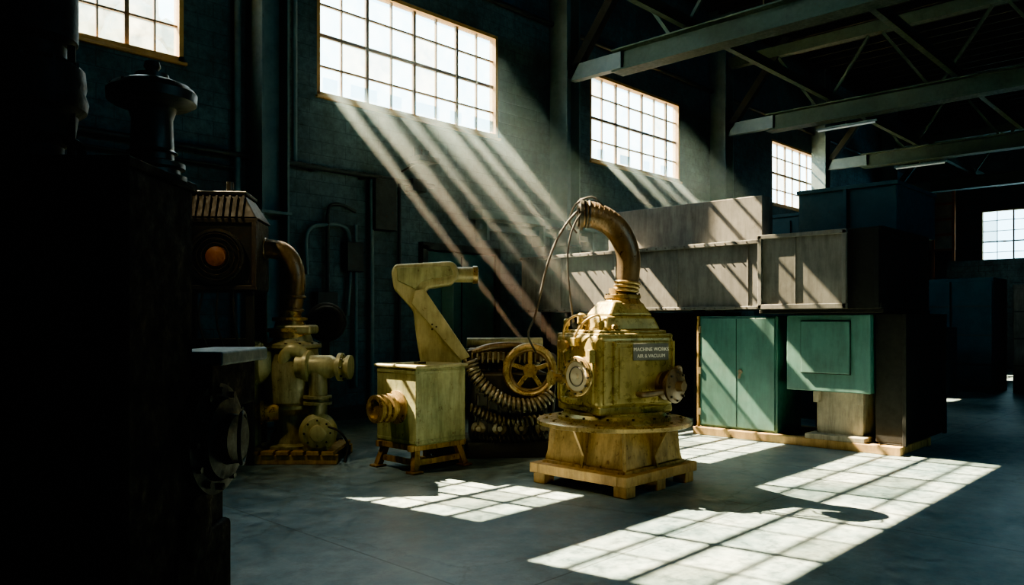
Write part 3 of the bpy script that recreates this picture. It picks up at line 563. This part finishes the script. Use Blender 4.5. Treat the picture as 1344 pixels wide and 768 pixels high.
lathe(fm, 'lower_cylinder', (-1.2, 2.66, 0.80), (1, 0, 0), [(0.09, 0), (0.09, 0.10), (0.11, 0.11), (0.11, 0.14), (0.05, 0.15)], M_black)
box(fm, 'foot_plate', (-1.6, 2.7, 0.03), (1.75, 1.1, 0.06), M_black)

# ------------------------------------------------------------ cabinet and duct structure
cb = empty('electrical_cabinet', (9.4, 4.95, 0))
box(cb, 'body', (0.35, 0, 0.84), (0.7, 1.10, 1.48), M_green, bevel=0.012)
box(cb, 'door', (-0.012, 0, 0.84), (0.03, 1.04, 1.42), M_green, bevel=0.006)
box(cb, 'seam', (-0.028, 0, 0.84), (0.004, 0.008, 1.40), M_black)
box(cb, 'handle', (-0.045, -0.06, 0.83), (0.03, 0.03, 0.12), M_steel, (0.25, 0, 0), bevel=0.006)
lathe(cb, 'lock', (-0.02, -0.06, 0.86), (-1, 0, 0), [(0.028, 0), (0.028, 0.02), (0.01, 0.022)], M_steel)
boxes(cb, 'hinges', [((-0.03, 0.53, z), (0.02, 0.03, 0.09)) for z in (0.3, 0.85, 1.4)], M_steel)
boxes(cb, 'edge_trim', [((-0.01, 0.56, 0.84), (0.05, 0.025, 1.48))], M_ochre, 0.003)
c2 = empty('control_cabinet', (9.35, 3.76, 0))
box(c2, 'body', (0.35, 0, 1.13), (0.7, 1.0, 0.92), M_green, bevel=0.012)
box(c2, 'panel', (-0.012, 0.02, 1.2), (0.03, 0.58, 0.62), M_green, bevel=0.006)
box(c2, 'panel_rim', (-0.002, 0.02, 1.2), (0.016, 0.60, 0.64), M_ductd, bevel=0.003)
box(c2, 'pedestal', (0.35, -0.1, 0.39), (0.45, 0.55, 0.58), M_concblk, bevel=0.01)
boxes(c2, 'pedestal_brackets', [((0.1, -0.1+s*0.26, 0.6), (0.08, 0.07, 0.14)) for s in (-1, 1)]+[((0.1, -0.1, 0.13), (0.3, 0.7, 0.06))], M_concblk, 0.008)
sk = empty('cabinet_skid', (9.45, 4.23, 0))
boxes(sk, 'runners', [((-0.1, 0, 0.05), (0.12, 2.62, 0.1)), ((0.9, 0, 0.05), (0.12, 2.62, 0.1))], M_wood, 0.008)
boxes(sk, 'crossbars', [((0.4, y, 0.05), (0.9, 0.1, 0.09)) for y in (-1.25, -0.5, 0.35, 1.25)], M_wood, 0.006)
dk = empty('dark_steel_locker', (9.42, 3.08, 0))
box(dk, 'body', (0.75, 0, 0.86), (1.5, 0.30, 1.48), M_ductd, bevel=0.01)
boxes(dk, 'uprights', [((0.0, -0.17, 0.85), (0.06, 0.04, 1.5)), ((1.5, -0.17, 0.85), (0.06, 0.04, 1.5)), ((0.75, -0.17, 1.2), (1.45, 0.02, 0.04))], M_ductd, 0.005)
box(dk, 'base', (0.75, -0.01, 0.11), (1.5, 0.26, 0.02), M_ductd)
dc = empty('ventilation_duct', (9.4, 6.7, 0))
box(dc, 'trunk', (0.6, 0, 2.11), (1.2, 4.2, 0.88), M_duct, bevel=0.012)
boxes(dc, 'flange_rims', [((-0.01, 0, 2.53), (0.05, 4.22, 0.05)), ((-0.01, 0, 1.685), (0.05, 4.22, 0.04))], M_duct, 0.005)
boxes(dc, 'stiffeners', [((-0.003, -1.9+1.05*k, 2.11), (0.012, 0.02, 0.8)) for k in range(4)], M_duct, 0.003)
box(dc, 'upper_panel', (0.45, -0.7, 2.87), (0.3, 2.5, 0.6), M_duct, bevel=0.01)
bm = bmesh.new()
for k in range(28):
    for z in (2.53, 1.685): blathe(bm, (-0.035, -2.05+0.152*k, z), (-1, 0, 0), [(0, 0), (0.01, 0), (0.01, 0.01), (0, 0.01)], 6)
finish('rivets', bm, M_dark, dc)
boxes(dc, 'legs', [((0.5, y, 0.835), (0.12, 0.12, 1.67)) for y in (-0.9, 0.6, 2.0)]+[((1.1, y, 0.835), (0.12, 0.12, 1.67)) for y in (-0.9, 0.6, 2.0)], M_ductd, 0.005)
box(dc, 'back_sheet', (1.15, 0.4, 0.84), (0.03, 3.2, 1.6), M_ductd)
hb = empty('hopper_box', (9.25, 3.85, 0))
box(hb, 'body', (0.86, 0, 2.12), (1.68, 1.45, 0.94), M_ductd, bevel=0.012)  # end side's shade painted in as a near-black body
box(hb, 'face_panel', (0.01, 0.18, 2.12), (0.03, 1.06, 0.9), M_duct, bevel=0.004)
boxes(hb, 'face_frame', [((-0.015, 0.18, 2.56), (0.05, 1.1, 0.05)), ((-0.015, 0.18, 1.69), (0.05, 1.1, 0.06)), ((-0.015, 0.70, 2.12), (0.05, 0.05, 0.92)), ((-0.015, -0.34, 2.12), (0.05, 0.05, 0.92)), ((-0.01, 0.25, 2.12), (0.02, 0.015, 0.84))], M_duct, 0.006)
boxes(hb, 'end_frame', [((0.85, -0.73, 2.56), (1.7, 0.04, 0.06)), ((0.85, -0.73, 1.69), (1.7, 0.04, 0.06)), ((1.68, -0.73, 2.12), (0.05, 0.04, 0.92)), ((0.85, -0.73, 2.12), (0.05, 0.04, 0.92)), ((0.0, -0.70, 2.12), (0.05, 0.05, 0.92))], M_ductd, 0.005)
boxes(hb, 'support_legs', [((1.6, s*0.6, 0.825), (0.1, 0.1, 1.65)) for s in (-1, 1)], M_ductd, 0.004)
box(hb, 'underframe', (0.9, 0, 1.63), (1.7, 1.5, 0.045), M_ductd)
bc = empty('blue_storage_crate', (9.9, 3.75, 0))
box(bc, 'body', (0.75, 0, 2.885), (1.5, 1.2, 0.59), M_blue, bevel=0.012)
boxes(bc, 'rims', [((0.75, 0, 3.17), (1.54, 1.24, 0.05)), ((-0.01, 0, 2.88), (0.03, 0.04, 0.56))], M_blue, 0.006)
bc = empty('blue_storage_crate.001', (12.2, 5.4, 0))
box(bc, 'body', (0.5, 0, 1.6), (1.5, 1.2, 3.2), M_blue, bevel=0.012); boxes(bc, 'rims', [((0.5, 0, 3.19), (1.54, 1.24, 0.05)), ((-0.26, 0, 1.6), (0.03, 0.04, 3.0))], M_blue)

# background cabinets
for i, (x, y, w, d, h) in enumerate([(19.5, 4.9, 1.2, 1.6, 2.45), (20.0, 3.1, 1.2, 1.5, 2.3), (18.5, 1.4, 1.2, 1.6, 1.5), (22.5, 6.8, 1.2, 1.5, 2.6), (17.5, 5.2, 0.9, 1.3, 1.4), (15.5, 6.6, 1.2, 1.5, 2.2), (24.5, 2.0, 1.2, 2.5, 2.5)]):
    e = empty('storage_cabinet' + ('' if i == 0 else '.%03d' % i), (x, y, 0))
    mt = M_blue if i % 2 == 0 else M_duct
    box(e, 'carcass', (0, 0, h/2), (w, d, h), mt, bevel=0.01)
    boxes(e, 'doors', [((-w/2-0.01, s*d/4, h/2+0.02), (0.03, d/2-0.04, h-0.2)) for s in (-1, 1)], mt, 0.006)
    boxes(e, 'shelf_lines', [((-w/2-0.03, 0, h*k/4), (0.02, d-0.06, 0.03)) for k in (1, 2, 3)], M_pipe)
box(None, 'partition_wall', (30.0, 0.4, 1.8), (0.15, 15, 3.6), M_wally, bevel=0)
e = empty('pallet_rack', (33.6, 9.35, 0))
boxes(e, 'posts', [((0, y, 3.4), (0.12, 0.09, 6.8)) for y in (-0.72, 0, 0.72)], M_rack)
boxes(e, 'beams', [((0, 0, z), (0.1, 1.5, 0.09)) for z in (4.3, 4.9, 5.5, 6.1, 6.75)], M_rack)
boxes(e, 'back_panels', [((0.2, 0, 5.5), (0.04, 1.5, 2.4))], M_rackp)
e = empty('scrap_bin', (8.6, 8.3, 0))
frustum(e, 'tub', (0, 0), (0.8, 0.7), (1.0, 0.9), 0.06, 0.8, M_dark); boxes(e, 'feet', [((0, s*0.3, 0.03), (0.8, 0.08, 0.06)) for s in (-1, 1)], M_dark)

# trees outside
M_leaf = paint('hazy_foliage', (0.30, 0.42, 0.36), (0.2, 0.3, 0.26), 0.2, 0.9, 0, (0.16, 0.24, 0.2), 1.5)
for i, (x, y, h, r) in enumerate([(7.5, 21, 10.6, 2.6), (13.5, 25, 10.2, 2.6), (19, 25, 8.6, 2.6), (27, 26, 8.3, 3), (36, 27, 8.2, 3)]):
    e = empty('tree' + ('' if i == 0 else '.%03d' % i), (x, y, 0))
    cyl(e, 'trunk', (0, 0, -0.2), (0, 0, h-r), 0.25, M_dark, 0.12)
    bm = bmesh.new()
    for k in range(60):
        a = random.random()*6.28; zz = random.random(); rr = r*(1-zz*0.8)*random.random()**0.5
        bmesh.ops.create_icosphere(bm, subdivisions=1, radius=0.35+0.35*random.random(), matrix=Matrix.Translation((rr*math.cos(a), rr*math.sin(a), h-r*2+zz*r*2)))
    finish('foliage', bm, M_leaf, e)
box(None, 'yard_ground', (14, 40, -0.25), (80, 59, 0.1), M_concblk, bevel=0)

# ------------------------------------------------------------ light shafts shaped as tapered scatter prisms along the sun direction
SUN = Vector((0.16, -1, -1.1))
def hazemat(name, dens):
    hz = bpy.data.materials.new(name); hz.use_nodes = True; nt = hz.node_tree; nt.nodes.clear()
    o = nt.nodes.new('ShaderNodeOutputMaterial'); v = nt.nodes.new('ShaderNodeVolumeScatter')
    v.inputs['Color'].default_value = (0.58, 0.88, 1.0, 1); v.inputs['Density'].default_value = dens; v.inputs['Anisotropy'].default_value = 0.1
    nt.links.new(v.outputs[0], o.inputs['Volume']); return hz
HZ = hazemat('shaft_scatter', 0.16); HZS = hazemat('thin_shaft_scatter', 0.008)
ds = empty('light_shaft_prisms', (8.4, 8.5, 4))
def beam(x, w, z, h, t, mat=HZ, taper=0.25):
    bm = bmesh.new(); L = []
    for k, f in ((0.02, 1.0), (t, taper)):
        o = SUN*k; cx, cz = x+w/2, z+h/2
        L.append([bm.verts.new(Vector((cx+sx*w*f/2, D-0.02, cz+sz*h*f/2))+o-Vector((8.4, 8.5, 4))) for sx, sz in ((-1, -1), (1, -1), (1, 1), (-1, 1))])
    bm.faces.new(L[0]); bm.faces.new(L[1])
    for i in range(4):
        j = (i+1) % 4; bm.faces.new((L[0][i], L[0][j], L[1][j], L[1][i]))
    finish('beam', bm, mat, ds, 0, False)
for x, w, t in [(6.50, 0.26, 3.7), (7.0, 0.5, 4.5), (7.75, 0.24, 4.0), (8.25, 0.55, 4.5), (9.05, 0.26, 3.9), (9.6, 0.5, 3.4), (13.2, 0.25, 2.2), (14.0, 0.4, 2.3), (14.9, 0.25, 2.0), (15.6, 0.35, 2.0)]:
    for f, tp in ((1.0, 0.65), (0.97, 0.25), (0.7, 0.06)): beam(x, w, 4.99, 0.2, t*f, HZ, tp)
beam(6.5, 3.7, 5.0, 1.7, 3.8, HZS, 0.6); beam(13.1, 3.3, 5.0, 1.7, 1.9, HZS, 0.8)

# ------------------------------------------------------------ light
W = bpy.data.worlds.new('sky'); S.world = W; W.use_nodes = True
bg = W.node_tree.nodes['Background']; bg.inputs[0].default_value = (0.44, 0.81, 1.0, 1); bg.inputs[1].default_value = 15.5
sd = bpy.data.lights.new('sun', 'SUN'); sd.energy = 260; sd.color = (1.0, 0.76, 0.44); sd.angle = math.radians(0.3)
so = bpy.data.objects.new('sun', sd); COL.objects.link(so)
so.rotation_euler = SUN.to_track_quat('-Z', 'Y').to_euler(); so.location = (8, 30, 25)
for i, w in enumerate(WINS+[FILL_WIN]):
    ld = bpy.data.lights.new('window_portal', 'AREA'); ld.shape = 'RECTANGLE'; ld.size = w[1]-w[0]; ld.size_y = w[3]-w[2]; ld.cycles.is_portal = True
    lo = bpy.data.objects.new('window_portal_%d' % (i+1), ld); COL.objects.link(lo)
    s = i == 5
    lo.location = ((w[0]+w[1])/2, Y0-0.25 if s else D+TH+0.02, (w[2]+w[3])/2); lo.rotation_euler = (math.radians(90 if s else -90), 0, 0)
# added spot lamps out of view, brightening the machines, hung from the roof
for i, (p, tgt, pw, ang) in enumerate([((1.2, 7.4, 6.6), (5.4, 6.4, 1.3), 850, 44), ((1.6, 0.8, 6.6), (5.9, 4.4, 1.5), 720, 26)]):
    e = empty('added_fill_lamp' + ('' if i == 0 else '.%03d' % i), p)
    lathe(e, 'shade', (0, 0, 0.05), (0, 0, 1), [(0.28, 0), (0.26, 0.02), (0.12, 0.25), (0.1, 0.4)], M_column); cyl(e, 'rod', (0, 0, 0.4), (0, 0, H-p[2]), 0.015, M_pipe)
    ld = bpy.data.lights.new('fill_light', 'SPOT'); ld.energy = pw; ld.color = (1.0, 0.81, 0.46); ld.spot_size = math.radians(ang); ld.spot_blend = 1.0; ld.shadow_soft_size = 0.12
    lo = bpy.data.objects.new('fill_spot', ld); COL.objects.link(lo); lo.parent = e; lo.location = (0, 0, -0.15)
    lo.rotation_euler = (Vector(tgt)-Vector(p)).to_track_quat('-Z', 'Y').to_euler()

cam = bpy.data.cameras.new('camera'); cam.lens = 27.56; cam.sensor_width = 36; cam.shift_y = 0.029; cam.clip_end = 300
co = bpy.data.objects.new('camera', cam); COL.objects.link(co); co.location = (0, 0, 1.5); co.rotation_euler = (math.radians(90), 0, VA)
S.camera = co
S.view_settings.view_transform = 'AgX'
S.view_settings.exposure = 0.35
try: S.view_settings.look = 'AgX - Punchy'
except Exception as ex: print(ex)
